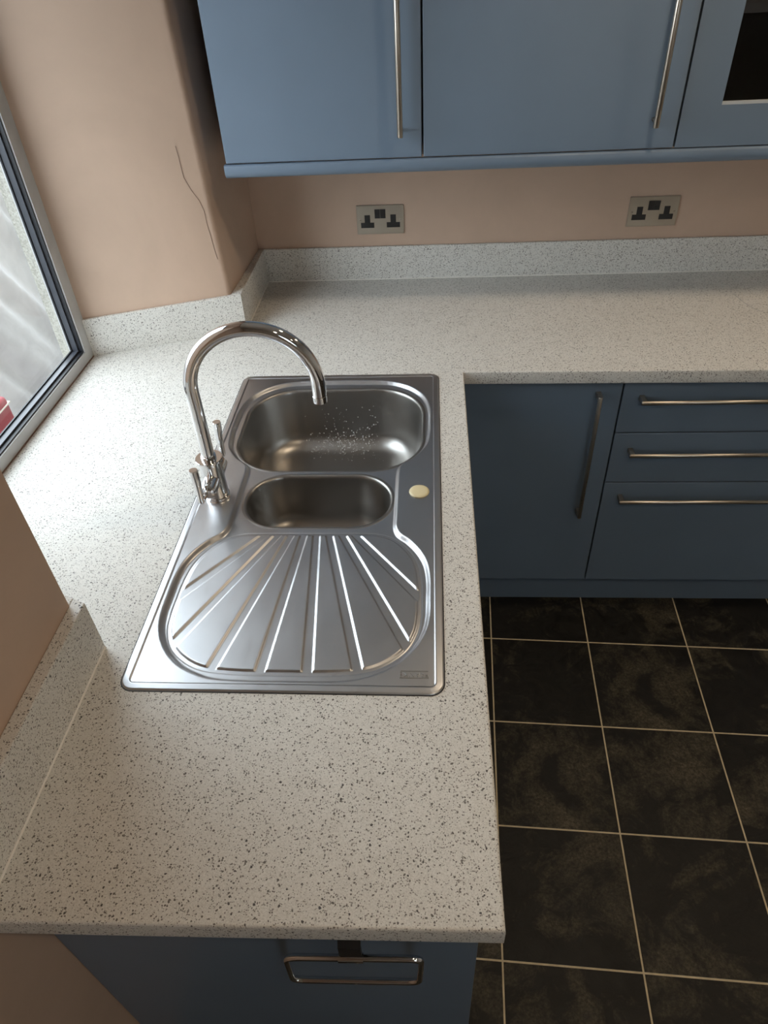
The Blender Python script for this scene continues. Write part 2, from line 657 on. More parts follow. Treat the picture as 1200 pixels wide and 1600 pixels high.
fill_win = bpy.data.objects.new('added_fill_window', None)  # unseen rear window, added to let in cool fill light
COL.objects.link(fill_win)
fill_win.location = ((RX0 + RX1) / 2, Y0 - 0.05, RZ0)
struct(fill_win)
fr2 = MB()
for a0, a1, b0, b1 in ((RX0, RX0 + 0.05, RZ0, RZ1), (RX1 - 0.05, RX1, RZ0, RZ1), (RX0 + 0.05, RX1 - 0.05, RZ0, RZ0 + 0.05), (RX0 + 0.05, RX1 - 0.05, RZ1 - 0.05, RZ1), (1.58, 1.62, RZ0 + 0.05, RZ1 - 0.05)):
    fr2.box(a0, a1, Y0 - 0.08, Y0 - 0.03, b0, b1)
fr2.build('window_frame', M['upvc'], fill_win)
for a0, a1 in ((RX0 + 0.05, 1.58), (1.62, RX1 - 0.05)):
    MB().box(a0, a1, Y0 - 0.060, Y0 - 0.053, RZ0 + 0.05, RZ1 - 0.05).build('pane', M['glass'], fill_win)

MB().box(-0.4558, -0.4535, WY0 + 0.016, WY1 - 0.014, ZT + 0.0002, ZT + 0.0022).build('joint_shadow_strip', M['crack'], win)  # dark strip painted as the shadow line at the frame's foot

# ------------------------------------------------------------------ worktop with sink cut-out
def wt_poly(o):
    """outline with its front edges drawn in by o"""
    xe = XE - o
    return [(XL, y_end(XL) + o), (xe, y_end(xe) + o), (xe, y_front(xe) + o), (2.2, y_front(2.2) + o), (2.2, YW - 0.001), (-0.0695, YW - 0.001),
            (-0.079, 1.2450), (-0.4555, 1.1045), (-0.4555, 0.2315), (XL, 0.0795)]


HOLE = rrect(0.25, 0.482, 0.237, 0.468, 0.03, 4)
mb = MB()
rt, rb = 0.0045, 0.002
prof = [(rt * (1 - math.sin(a)), ZT - rt * (1 - math.cos(a))) for a in [math.pi / 2 * k / 6 for k in range(7)]]
prof = [(rt * (1 - math.sin(math.pi / 2 * k / 6)), ZT - rt + rt * math.cos(math.pi / 2 * k / 6)) for k in range(7)]
prof += [(rb * (1 - math.cos(math.pi / 2 * k / 4)), ZT - TH + rb - rb * math.sin(math.pi / 2 * k / 4)) for k in range(5)]
rings = [[(x, y, z) for x, y in wt_poly(o)] for o, z in prof]
mb.loft(rings)
for z, o in ((ZT, prof[0][0]), (ZT - TH, prof[-1][0])):
    P = wt_poly(o)
    tri = tessellate_polygon([[Vector((*p, 0)) for p in P], [Vector((*p, 0)) for p in HOLE]])
    mb.add([(x, y, z) for x, y in P + HOLE], [tuple(t) for t in tri])
mb.loft([[(x, y, ZT) for x, y in HOLE], [(x, y, ZT - TH) for x, y in HOLE]])
wt = mb.build('worktop', M['speckle'], origin=None)
bm = bmesh.new()
bm.from_mesh(wt.data)
bmesh.ops.remove_doubles(bm, verts=bm.verts[:], dist=1e-5)
bmesh.ops.recalc_face_normals(bm, faces=bm.faces[:])
bm.to_mesh(wt.data)
bm.free()
wt.data.shade_smooth()
wt.data.set_sharp_from_angle(angle=math.radians(32))
tag(wt, 'off-white speckled laminate worktop in an L shape reaching into the window recess', 'worktop')
sc_pts = [(1145, 459), (1152, 464), (1160, 471), (1170, 478), (1182, 484), (1194, 488), (1210, 490)]
zp = Vector((0, 0, ZT))
sp_ = [on_plane(x, y, zp, Vector((0, 0, 1))) for x, y in sc_pts]
sm = MB()
for a, b in zip(sp_[:-1], sp_[1:]):
    s = (b - a).normalized().cross(Vector((0, 0, 1))) * 0.0009
    h_ = Vector((0, 0, 0.0003))
    sm.add([a - s + h_, a + s + h_, b + s + h_, b - s + h_], [(0, 1, 2, 3)])
sm.build('scratch', M['scratch'], wt)

# ------------------------------------------------------------------ upstands
def upstand(poly, label, bead=None, z1=ZT + HU):
    m = MB()
    n = len(poly)
    c = Vector((sum(p[0] for p in poly) / n, sum(p[1] for p in poly) / n))
    bm = bmesh.new()
    vs = [bm.verts.new((x, y, z)) for z in (ZT + 0.0004, z1) for x, y in poly]
    bm.faces.new(vs[:n][::-1])
    bm.faces.new(vs[n:])
    for i in range(n):
        bm.faces.new((vs[i], vs[(i + 1) % n], vs[n + (i + 1) % n], vs[n + i]))
    top = [e for e in bm.edges if all(abs(v.co.z - z1) < 1e-6 for v in e.verts)]
    bmesh.ops.bevel(bm, geom=top, offset=0.0016, segments=2, profile=0.5, affect='EDGES')
    bm.verts.index_update()
    m.add([v.co[:] for v in bm.verts], [[v.index for v in f.verts] for f in bm.faces])
    bm.free()
    o = m.build('upstand', M['speckle'], origin=None)
    tag(o, label, 'upstand', 'speckled upstands around the worktop')
    if bead:
        for a, b in zip(bead[:-1], bead[1:]):
            MB().tube([(*a, ZT + 0.0006), (*b, ZT + 0.0006)], 0.0020, 8).build('sealant_bead', M['sealant'], o, smooth=True)
    return o


upstand([(-0.0700, YB), (2.2, YB), (2.2, YW - 0.0005), (-0.0695, YW - 0.0005)],
        'long speckled upstand along the back wall below the two sockets', [(-0.0516, YB), (2.2, YB)])
upstand([(-0.0516, 1.2415), (-0.0516, YB - 0.0004), (-0.0700, YB - 0.0004), (-0.0805, 1.2460)],
        'short speckled upstand on the pier between back wall and window reveal', [(-0.0516, 1.243), (-0.0516, YB)])
upstand([(-0.0520, 1.2412), (-0.0809, 1.2455), (-0.4555, 1.1045), (-0.4555, 1.0955)],
        'speckled upstand on the far window reveal, behind the tap')
upstand([(-0.0500, y_end(-0.05) + 0.008), (-0.0500, 0.084), (XL + 0.0005, 0.0932), (XL + 0.0005, y_end(XL) + 0.008)],
        'thick speckled upstand on the near left pier beside the drainer', [(-0.05, y_end(-0.05) + 0.009), (-0.05, 0.083)])
upstand([(XL, 0.0938), (-0.4555, 0.2480), (-0.4555, 0.2318), (XL, 0.0798)],
        'speckled upstand on the near window reveal, turning back from the pier')

# ------------------------------------------------------------------ sink
SL = 0.964
sink = thing('kitchen_sink', (0.25, SL / 2, ZT), 'stainless steel one-and-a-half bowl inset sink with a fan-grooved drainer', 'sink')
DK = ZT + 0.0020
# pressed outer rim
pr_ = [(0.0, 0.0004), (0.0006, 0.0018), (0.002, 0.0030), (0.0035, 0.0033), (0.0105, 0.0033), (0.012, 0.0036), (0.0132, 0.0030), (0.0142, 0.0019), (0.0175, 0.0014)]
MB().loft([[(x, y, ZT + z) for x, y in rrect(0.25, SL / 2, 0.25 - d, SL / 2 - d, max(0.022 - d, 0.006), 10)] for d, z in pr_]).build('rim', M['steel'], sink, smooth=True, angle=60)
MB().loft([[(x, y, ZT + z) for x, y in rrect(0.25, SL / 2, 0.25 + d, SL / 2 + d, 0.022 + d, 10)] for d, z in ((-0.003, 0.0007), (0.0012, 0.0007), (0.0016, 0.0002))]).build('seal_strip', M['gasket'], sink)

half = [(.25, .018), (.30, .018), (.347, .020), (.380, .027), (.420, .047), (.452, .080), (.471, .117), (.479, .155), (.480, .20), (.480, .24), (.475, .279), (.462, .312), (.442, .341), (.423, .360), (.416, .380),
        (.4155, .40), (.4155, .45), (.4155, .50), (.4155, .55), (.421, .578), (.448, .605), (.472, .648), (.480, .70), (.481, .75), (.480, .80), (.471, .845), (.452, .880), (.420, .911), (.373, .931), (.30, .936), (.25, .936)]
DEP = half + [(0.5 - x, y) for x, y in half[-2:0:-1]]
hp = [(.25, .043), (.30, .043), (.351, .046), (.387, .053), (.417, .070), (.440, .094), (.454, .128), (.458, .164), (.458, .20), (.457, .241), (.451, .280), (.437, .312), (.413, .342), (.383, .357), (.346, .360), (.30, .360), (.25, .360)]
PAN = hp + [(0.5 - x, y) for x, y in hp[-2:0:-1]]
gt = [.168, .194, .218, .242, .2625, .2865, .310, .336]
gt = [0.25 + (i - 3.5) * 0.0236 for i in range(8)]
gb = [(.040, .202), (.058, .094), (.132, .040), (.212, .036), (.288, .036), (.368, .040), (.442, .094), (.460, .202)]
GR = [((gt[i], .366), gb[i]) for i in range(8)]


def catmull(P, k=4):
    P = np.array(P)
    out = []
    n = len(P)
    for i in range(n):
        p0, p1, p2, p3 = P[i - 1], P[i], P[(i + 1) % n], P[(i + 2) % n]
        for t in np.arange(k) / k:
            out.append(0.5 * (2 * p1 + (p2 - p0) * t + (2 * p0 - 5 * p1 + 4 * p2 - p3) * t * t + (3 * p1 - p0 - 3 * p2 + p3) * t ** 3))
    return np.array(out)


def seg_dist(X, Y, a, b):
    dx, dy = b[0] - a[0], b[1] - a[1]
    t = np.clip(((X - a[0]) * dx + (Y - a[1]) * dy) / (dx * dx + dy * dy + 1e-12), 0, 1)
    return np.hypot(X - a[0] - t * dx, Y - a[1] - t * dy)


def poly_sdf(X, Y, P):
    d = np.full(X.shape, 9.0)
    ins = np.zeros(X.shape, bool)
    n = len(P)
    for i in range(n):
        a, b = P[i], P[(i + 1) % n]
        d = np.minimum(d, seg_dist(X, Y, a, b))
        c = (a[1] > Y) != (b[1] > Y)
        with np.errstate(divide='ignore', invalid='ignore'):
            xi = (b[0] - a[0]) * (Y - a[1]) / (b[1] - a[1] + 1e-15) + a[0]
        ins ^= c & (X < xi)
    return np.where(ins, -d, d)


def rr_sdf(X, Y, cx, cy, hx, hy, r):
    qx, qy = np.abs(X - cx) - (hx - r), np.abs(Y - cy) - (hy - r)
    return np.hypot(np.maximum(qx, 0), np.maximum(qy, 0)) + np.minimum(np.maximum(qx, qy), 0) - r


def sstep(e0, e1, x):
    t = np.clip((x - e0) / (e1 - e0), 0, 1)
    return t * t * (3 - 2 * t)


BOWLS = [(0.252, 0.7355, 0.210, 0.169, 0.118), (0.2525, 0.467, 0.149, 0.082, 0.0795)]
st = 0.0014
xs = np.linspace(0.015, 0.485, 337)
ys = np.linspace(0.015, SL - 0.015, 668)
X, Y = np.meshgrid(xs, ys)
for bw in BOWLS:
    s = rr_sdf(X, Y, *bw)
    e = 1e-4
    gx = (rr_sdf(X + e, Y, *bw) - rr_sdf(X - e, Y, *bw)) / (2 * e)
    gy = (rr_sdf(X, Y + e, *bw) - rr_sdf(X, Y - e, *bw)) / (2 * e)
    near = np.abs(s) < st * 0.75
    X = np.where(near, X - gx * s, X)
    Y = np.where(near, Y - gy * s, Y)
dep = poly_sdf(X, Y, catmull(DEP))
Zh = np.full(X.shape, 0.0020) - 0.0085 * (1 - sstep(-0.009, 0.0, dep))
pan = poly_sdf(X, Y, catmull(PAN))
gd = np.full(X.shape, 9.0)
for a, b in GR:
    dx, dy = b[0] - a[0], b[1] - a[1]
    t = np.clip(((X - a[0]) * dx + (Y - a[1]) * dy) / (dx * dx + dy * dy), 0, 1)
    w = 0.0056 + 0.0020 * t
    gd = np.minimum(gd, np.hypot(X - a[0] - t * dx, Y - a[1] - t * dy) - w)
pd = np.maximum(pan, -gd)
Zh += 0.0030 * (1 - sstep(-0.0026, 0.0002, pd))
Zh += -0.0008 * (1 - sstep(-0.0005, 0.0025, np.abs(pan - 0.0055)))   # fine line pressed round the fan
# gentle fall of the drainer towards the bowls
ny, nx = X.shape
keep = np.ones((ny - 1, nx - 1), bool)
for bw in BOWLS:
    s = rr_sdf(X, Y, *bw)
    ins = s < 1e-5
    keep &= ~(ins[:-1, :-1] & ins[1:, :-1] & ins[:-1, 1:] & ins[1:, 1:])
idx = np.arange(ny * nx).reshape(ny, nx)
quads = np.stack([idx[:-1, :-1], idx[:-1, 1:], idx[1:, 1:], idx[1:, :-1]], -1)
ymid = 0.25 * (Y[:-1, :-1] + Y[1:, :-1] + Y[:-1, 1:] + Y[1:, 1:])
panq = 0.25 * (pan[:-1, :-1] + pan[1:, :-1] + pan[:-1, 1:] + pan[1:, 1:])


def grid_part(name, mask, mat):
    q = quads[mask]
    used, inv = np.unique(q, return_inverse=True)
    co = np.stack([X.ravel()[used] - 0.25, Y.ravel()[used] - SL / 2, Zh.ravel()[used]], -1)
    me = bpy.data.meshes.new(name)
    me.from_pydata(co.tolist(), [], inv.reshape(-1, 4).tolist())
    me.materials.append(mat)
    me.shade_smooth()
    o = bpy.data.objects.new(name, me)
    COL.objects.link(o)
    o.parent = sink
    return o


grid_part('deck', keep & (panq > 0.0085), M['steel'])
dr = grid_part('drainer', keep & (panq <= 0.0085), M['steel'])
dr['label'] = 'drainer with eight grooves fanning out from the bowls'


def bowl(name, bw, depth, taper, fil):
    cx, cy, hx, hy, r = bw
    zd = ZT - 0.0065
    rows = [(-0.0065, 0.0), (-0.0045, 0.0006), (-0.002, 0.0008), (0.0, 0.0), (0.0016, -0.0016), (0.0026, -0.004), (0.0034, -0.008)]
    n = 10
    for k in range(1, 8):
        t = k / 7
        rows.append((0.0034 + taper * t, -0.008 - (depth - fil - 0.008) * t))
    for k in range(1, 9):
        a = math.pi / 2 * k / 8
        rows.append((0.0034 + taper + fil * (1 - math.cos(a)), -(depth - fil) - fil * math.sin(a)))
    i0, z0 = rows[-1]
    for f in (0.35, 0.7, 1.0):
        rows.append((i0 + (min(hx, hy) - 0.012 - i0) * f, z0 - 0.004 * f))
    rr = []
    for d, z in rows:
        rr.append([(x, y, zd + z) for x, y in rrect(cx, cy, hx - d, hy - d, max(min(r - d * 0.75, hy - d, hx - d), 0.006), 14)])
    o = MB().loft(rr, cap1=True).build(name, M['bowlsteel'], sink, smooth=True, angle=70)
    zf = zd - depth
    d_ = MB().lathe((cx, cy - 0.02, zf - 0.0035), (0, 0, 1), [(0, 0.044), (0.0022, 0.044), (0.0035, 0.042), (0.003, 0.036), (0.001, 0.034), (0.001, 0.02), (0.003, 0.012), (0.003, 0.0)], 32)
    d_.build('waste', M['chrome'], o, smooth=True)
    return o, zf


bowl_main, zf_main = bowl('main_bowl', BOWLS[0], 0.155, 0.014, 0.048)
bowl_half, zf_half = bowl('half_bowl', BOWLS[1], 0.125, 0.008, 0.035)
bp = MB().lathe((0.457, 0.482, DK - 0.0002), (0, 0, 1), [(0, 0.0198), (0.0016, 0.0205), (0.003, 0.0198), (0.0042, 0.0165), (0.0047, 0.010), (0.0048, 0.0)], 40).build('blanking_plug', M['cream'], sink, smooth=True, angle=60)
bp['label'] = 'cream round plug in the spare tap hole'

# embossed maker's plate, upside down as seen from the drainer end
plate = MB()
xa, xb, ya, yb = 0.4325, 0.4765, 0.0292, 0.0428
for x0, x1, y0, y1 in ((xa, xb, ya, ya + 0.0009), (xa, xb, yb - 0.0009, yb), (xa, xa + 0.0009, ya, yb), (xb - 0.0009, xb, ya, yb)):
    plate.box(x0, x1, y0, y1, DK - 0.0002, DK + 0.0010)
plate_o = plate.build('name_plate', M['steel'], sink)
cu = bpy.data.curves.new('lettering', 'FONT')
cu.body = 'FRANKE'
cu.size = 0.0118
cu.extrude = 0.0006
cu.align_x = 'CENTER'
cu.align_y = 'CENTER'
cu.space_character = 1.05
tmp = bpy.data.objects.new('lettering_tmp', cu)
COL.objects.link(tmp)
dg = bpy.context.evaluated_depsgraph_get()
me = bpy.data.meshes.new_from_object(tmp.evaluated_get(dg))
bpy.data.objects.remove(tmp)
me.transform(Matrix.Rotation(math.pi, 4, 'Z'))
me.materials.clear()
me.materials.append(M['steel'])
lo = bpy.data.objects.new('lettering', me)
COL.objects.link(lo)
lo.parent = plate_o
lo.location = ((xa + xb) / 2 - 0.25, (ya + yb) / 2 - SL / 2, DK - ZT + 0.0005)

# droplets on the main bowl
dm = MB()
cx, cy, hx, hy, r = BOWLS[0]
ico = bmesh.new()
bmesh.ops.create_icosphere(ico, subdivisions=1, radius=1)
iv = [v.co.copy() for v in ico.verts]
ifc = [[v.index for v in f.verts] for f in ico.faces]
ico.free()
zd = ZT - 0.0065
dep_, tap_, fil_ = 0.155, 0.014, 0.048
for k in range(420):
    x = rng.normal(0.275, 0.065)
    if rng.random() < 0.25:
        x = rng.uniform(0.14, 0.40)
    if not 0.13 < x < 0.40:
        continue
    a = rng.normal(0.85, 0.45)     # fillet angle: 0 = wall, pi/2 = floor
    if rng.random() < 0.12:
        a = -abs(rng.normal(0, 0.8))
    if a < 0:
        z = zd - (dep_ - fil_) + (-a) * 0.05
        t = (zd - 0.008 - z) / (dep_ - fil_ - 0.008)
        ins_ = 0.0034 + tap_ * t
        nrm = Vector((0, -1, 0.1))
    elif a <= math.pi / 2:
        ins_ = 0.0034 + tap_ + fil_ * (1 - math.cos(a))
        z = zd - (dep_ - fil_) - fil_ * math.sin(a)
        nrm = Vector((0, -math.cos(a), math.sin(a)))
    else:
        ins_ = 0.0034 + tap_ + fil_ + (a - math.pi / 2) * 0.06
        z = zd - dep_ - 0.0008
        nrm = Vector((0, 0, 1))
    if z > zd - 0.03:
        continue
    p = Vector((x, cy + hy - ins_, z))
    s = 0.0009 + 0.0014 * rng.random() ** 2
    nrm.normalize()
    q = nrm.to_track_quat('Z', 'Y')
    dm.add([p + q @ Vector((v.x * s, v.y * s * (0.8 + 0.5 * rng.random()), v.z * s * 0.55)) for v in iv], ifc)
tag(dm.build('water_droplets', M['water'], smooth=True, angle=180, origin=(0.252, 0.78, zf_main)), 'fine water droplets beaded on the floor and far side of the big bowl', 'water', kind='stuff')

# ------------------------------------------------------------------ mixer tap
TXc, TYc = 0.0480, 0.468
tap = thing('mixer_tap', (TXc, TYc, DK), 'chrome swan-neck mixer tap with two pin levers, behind the half bowl', 'tap')
ZTap = DK
MB().lathe((TXc, TYc, ZTap), (0, 0, 1), [(0, 0.0255), (0.004, 0.0255), (0.0055, 0.0245), (0.010, 0.0240)], 40).build('base_collar', M['chrome'], tap, smooth=True, angle=24)
MB().lathe((TXc, TYc, ZTap + 0.010), (0, 0, 1), [(0, 0.0215), (0.001, 0.0225), (0.083, 0.0220), (0.084, 0.0210)], 40).build('body', M['chrome'], tap, smooth=True, angle=24)
MB().lathe((TXc, TYc, ZTap + 0.0942), (0, 0, 1), [(0, 0.0245), (0.001, 0.0268), (0.0045, 0.0268), (0.0055, 0.0260), (0.0056, 0.0150)], 40).build('top_flange', M['chrome'], tap, smooth=True, angle=24)
zarc, ra, az, drop = 1.1577, 0.115, 0.0945, 0.0365
path = [(TXc, TYc, ZTap + 0.099), (TXc, TYc, ZTap + 0.12), (TXc, TYc, zarc - 0.03)]
for k in range(37):
    t = math.pi * k / 36
    path.append((TXc + ra * (1 - math.cos(t)) * math.cos(az), TYc + ra * (1 - math.cos(t)) * math.sin(az), zarc + ra * math.sin(t)))
ex, ey = path[-1][0], path[-1][1]
path.append((ex, ey, zarc - drop + 0.014))
spo = MB().tube(path, 0.0128, 28).build('spout', M['chrome'], tap, smooth=True, angle=24)
MB().lathe((ex, ey, zarc - drop), (0, 0, 1), [(0, 0.0122), (0.0006, 0.0133), (0.013, 0.0135), (0.0138, 0.0129)], 32).build('aerator', M['chrome'], spo, smooth=True, angle=24)
MB().lathe((TXc, TYc, ZTap + 0.0990), (0, 0, 1), [(0, 0.0150), (0.008, 0.0145), (0.0085, 0.0130)], 32).build('collar_ring', M['chrome'], spo, smooth=True, angle=24)
for sgn, zo in ((-1, 0.0), (1, 0.004)):
    zc = ZTap + 0.052
    v = MB().lathe((TXc, TYc + sgn * 0.015, zc), (0, sgn, 0), [(0, 0.0175), (0.022, 0.0175), (0.034, 0.0165), (0.038, 0.0140), (0.040, 0.0100)], 32).build('valve', M['chrome'], tap, smooth=True, angle=24)
    yl = TYc + sgn * 0.072
    MB().tube([(TXc, TYc + sgn * 0.053, zc), (TXc - 0.003, yl, zc)], 0.0042, 14).build('stem', M['chrome'], v, smooth=True, angle=24)
    lx = TXc - 0.007 if sgn < 0 else TXc + 0.002
    zb_ = zc - 0.005 if sgn < 0 else zc + 0.002
    MB().tube([(lx, yl, zb_ - 0.002), (lx, yl, zb_), (lx + 0.001, yl, zb_ + 0.03), (lx + 0.002, yl + sgn * 0.004, zb_ + 0.076), (lx + 0.002, yl + sgn * 0.004, zb_ + 0.0785)], [0.0054, 0.0066, 0.0070, 0.0086, 0.0076], 20).build('lever', M['chrome'], v, smooth=True, angle=24)

# ------------------------------------------------------------------ handles
def bar_handle(parent, a, b, stand, wall, r=0.0058, square=True, mat=None):
    """bar from a to b; stand = direction pointing back to the door; wall = distance"""
    a, b, s = Vector(a), Vector(b), Vector(stand)
    h = MB().tube([a, a + (b - a).normalized() * 0.0015, b - (b - a).normalized() * 0.0015, b], [r * 0.85, r, r, r * 0.85], 16).build('handle', mat or M['nickel'], parent, smooth=True, angle=50)
    d = (b - a).normalized()
    for p in (a + d * (0.012 if not square else 0.007), b - d * (0.012 if not square else 0.007)):
        if square:
            w = d.cross(s).normalized()
            e = 0.006
            rg = []
            for t in (0.0, wall):
                c = p + s * t
                rg.append([c + d * e * i + w * e * j for i, j in ((-1, -1), (1, -1), (1, 1), (-1, 1))])
            m = MB().loft(rg, cap0=True, cap1=True)
        else:
            m = MB().tube([p, p + s * wall], 0.0045, 12)
        m.build('post', mat or M['nickel'], h, smooth=False)
    return h


# ------------------------------------------------------------------ base cabinets, back run
def shell(parent, x0, x1, y0, y1, z0, z1, t=0.018, face='y-'):
    """open-fronted, open-topped carcass"""
    m = MB()
    m.box(x0, x0 + t, y0, y1, z0, z1)
    m.box(x1 - t, x1, y0, y1, z0, z1)
    m.box(x0 + t, x1 - t, y0, y1, z0, z0 + t)
    m.box(x0 + t, x1 - t, y1 - t, y1, z0 + t, z1) if face == 'y-' else m.box(x0 + t, x1 - t, y0, y0 + t, z0 + t, z1)
    return m.build('carcass', M['carcass'], parent)


ZD1 = ZT - TH - 0.010
yc0, yc1 = YD + 0.0215, YW - 0.012
cz0 = ZB + 0.002
cab = thing('base_cabinet', (0.765, 1.3, 0), 'blue base cabinet with one tall door in the inner corner, right of the sink', 'cabinet', 'blue base cabinets')
shell(cab, 0.552, 0.9780, yc0, yc1, cz0, ZT - TH - 0.002)
d = MB().box(0.552, 0.9770, YD, YD + 0.019, ZB, ZD1, 0.0015).build('door', M['blue'], cab)
MB().box(0.525, 0.5505, 0.9535, YD + 0.019, ZB, ZD1, 0.001).build('corner_post', M['blue'], cab)
bar_handle(d, (0.9170, YD - 0.030, 0.428), (0.9170, YD - 0.030, 0.838), (0, 1, 0), 0.0301)
for lg in ((0.60, 1.10), (0.93, 1.10), (0.60, 1.52), (0.93, 1.52)):
    MB().lathe((*lg, 0.0002), (0, 0, 1), [(0, 0.02), (0.006, 0.02), (0.008, 0.014), (cz0 - 0.0004, 0.014)], 12).build('leg', M['black'], cab)

cab = thing('drawer_cabinet', (1.28, 1.3, 0), 'blue base cabinet with a stack of three drawers, right of the corner door', 'cabinet', 'blue base cabinets')
shell(cab, 0.9800, 1.5790, yc0, yc1, cz0, ZT - TH - 0.002)
for z0, z1, hz in ((0.7085, ZD1, 0.8186), (0.5385, 0.7045, 0.6514), (ZB, 0.5345, 0.4868)):
    d = MB().box(0.9810, 1.5780, YD, YD + 0.019, z0, z1, 0.0015).build('drawer_front', M['blue'], cab)
    bar_handle(d, (1.0235, YD - 0.030, hz), (1.5355, YD - 0.030, hz), (0, 1, 0), 0.0301)
for lg in ((1.03, 1.10), (1.53, 1.10), (1.03, 1.52), (1.53, 1.52)):
    MB().lathe((*lg, 0.0002), (0, 0, 1), [(0, 0.02), (0.006, 0.02), (0.008, 0.014), (cz0 - 0.0004, 0.014)], 12).build('leg', M['black'], cab)

cab = thing('base_cabinet', (1.88, 1.3, 0), 'blue base cabinet with a single door at the right end of the back run', 'cabinet', 'blue base cabinets')
shell(cab, 1.5810, 2.18, yc0, yc1, cz0, ZT - TH - 0.002)
d = MB().box(1.5820, 2.179, YD, YD + 0.019, ZB, ZD1, 0.0015).build('door', M['blue'], cab)
bar_handle(d, (1.64, YD - 0.030, 0.428), (1.64, YD - 0.030, 0.838), (0, 1, 0), 0.0301)
for lg in ((1.63, 1.10), (2.13, 1.10), (1.63, 1.52), (2.13, 1.52)):
    MB().lathe((*lg, 0.0002), (0, 0, 1), [(0, 0.02), (0.006, 0.02), (0.008, 0.014), (cz0 - 0.0004, 0.014)], 12).build('leg', M['black'], cab)
tag(MB().box(0.512, 2.18, 1.038, 1.054, 0.0004, 0.128, 0.0008).build('plinth', M['blue'], origin=(1.2, 1.046, 0)), 'long blue plinth board under the back run of cabinets', 'plinth', 'blue plinth boards')

# left run, doors facing the room
XD = 0.5440
pan_y = -0.265
ep = MB().box(XL + 0.002, XD, pan_y, pan_y + 0.018, 0.0004, ZT - TH - 0.001, 0.001).build('end_panel', M['blue'], origin=(0.23, -0.256, 0))
tag(ep, 'blue end panel closing the near end of the sink run', 'panel')


def left_unit(y0, y1, label, hy):
    c = thing('base_cabinet', (0.25, (y0 + y1) / 2, 0), label, 'cabinet', 'blue base cabinets')
    m = MB()
    x0, x1, z0, z1, t = -0.045, XD - 0.021, cz0, 0.72, 0.018
    m.box(x0, x1, y0, y0 + t, z0, z1)
    m.box(x0, x1, y1 - t, y1, z0, z1)
    m.box(x0, x1, y0 + t, y1 - t, z0, z0 + t)
    m.box(x0, x0 + t, y0 + t, y1 - t, z0 + t, z1)
    m.build('carcass', M['carcass'], c)
    d_ = MB().box(XD - 0.019, XD, y0 + 0.0015, y1 - 0.0015, ZB, ZD1, 0.0015).build('door', M['blue'], c)
    bar_handle(d_, (XD + 0.020, hy, 0.400), (XD + 0.020, hy, 0.800), (-1, 0, 0), 0.0201)
    for lx in (0.03, 0.44):
        for ly in (y0 + 0.05, y1 - 0.05):
            MB().lathe((lx, ly, 0.0002), (0, 0, 1), [(0, 0.02), (0.006, 0.02), (0.008, 0.014), (cz0 - 0.0004, 0.014)], 12).build('leg', M['black'], c)


left_unit(-0.2455, 0.352, 'blue base cabinet under the drainer, next to the end panel', 0.30)
left_unit(0.354, 0.952, 'blue base cabinet under the sink bowls', 0.41)
tag(MB().box(0.480, 0.496, -0.246, 1.030, 0.0004, 0.128, 0.0008).build('plinth', M['blue'], origin=(0.488, 0.39, 0)), 'blue plinth board under the sink run, facing the room', 'plinth', 'blue plinth boards')

# ------------------------------------------------------------------ wall cabinets
YU, ZU0, ZU1 = 1.2599, 1.3472, 2.07


def wall_unit(x0, x1, label, kind='solid', hx=None):
    c = thing('wall_cabinet', ((x0 + x1) / 2, 1.44, ZU0), label, 'cabinet', 'blue wall cabinets')
    yb0, yb1 = YU + 0.0215, YW - 0.001
    m = MB()
    t = 0.018
    lin = M['carcass'] if kind == 'solid' else M['shadebox']
    m.box(x0, x0 + t, yb0, yb1, ZU0 + 0.002, ZU1)
    m.box(x1 - t, x1, yb0, yb1, ZU0 + 0.002, ZU1)
    m.box(x0 + t, x1 - t, yb0, yb1, ZU0 + 0.002, ZU0 + 0.002 + t)
    m.box(x0 + t, x1 - t, yb0, yb1, ZU1 - t, ZU1)
    m.box(x0 + t, x1 - t, yb1 - 0.008, yb1, ZU0 + t, ZU1 - t)
    m.build('carcass', lin, c)
    xa_, xb_ = x0 + 0.0018, x1 - 0.0018
    if kind == 'solid':
        d_ = MB().box(xa_, xb_, YU, YU + 0.019, ZU0 + 0.001, ZU1 - 0.002, 0.0015).build('door', M['blue'], c)
        bar_handle(d_, (hx, YU - 0.032, 1.399), (hx, YU - 0.032, 1.80), (0, 1, 0), 0.0321, r=0.0068, square=False)
    else:
        fw = 0.0875
        oo = [(xa_, ZU0 + 0.001), (xb_, ZU0 + 0.001), (xb_, ZU1 - 0.002), (xa_, ZU1 - 0.002)]
        ii = [(xa_ + fw, ZU0 + 0.0877), (xb_ - fw, ZU0 + 0.0877), (xb_ - fw, ZU1 - 0.096), (xa_ + fw, ZU1 - 0.096)]
        R = [[(x, YU, z) for x, z in oo], [(x, YU + 0.019, z) for x, z in oo], [(x, YU + 0.019, z) for x, z in ii], [(x, YU, z) for x, z in ii]]
        R.append(R[0])
        d_ = MB().loft(R).build('door_frame', M['blue'], c)
        MB().box(ii[0][0] - 0.0005, ii[1][0] + 0.0005, YU + 0.009, YU + 0.013, ii[0][1] - 0.0005, ii[2][1] + 0.0005).build('pane', M['tintglass'], d_)
        MB().box(ii[0][0], ii[1][0], YU + 0.001, YU + 0.0085, ii[0][1] + 0.0002, ii[0][1] + 0.0065).build('glazing_bead', M['shelf'], d_)
        MB().box(x0 + t, x1 - t, yb0 + 0.012, yb1 - 0.010, 1.605, 1.623).build('shelf', M['shelf'], c)
        bar_handle(d_, (xb_ - 0.04, YU - 0.032, 1.399), (xb_ - 0.04, YU - 0.032, 1.80), (0, 1, 0), 0.0321, r=0.0068, square=False)
    return c


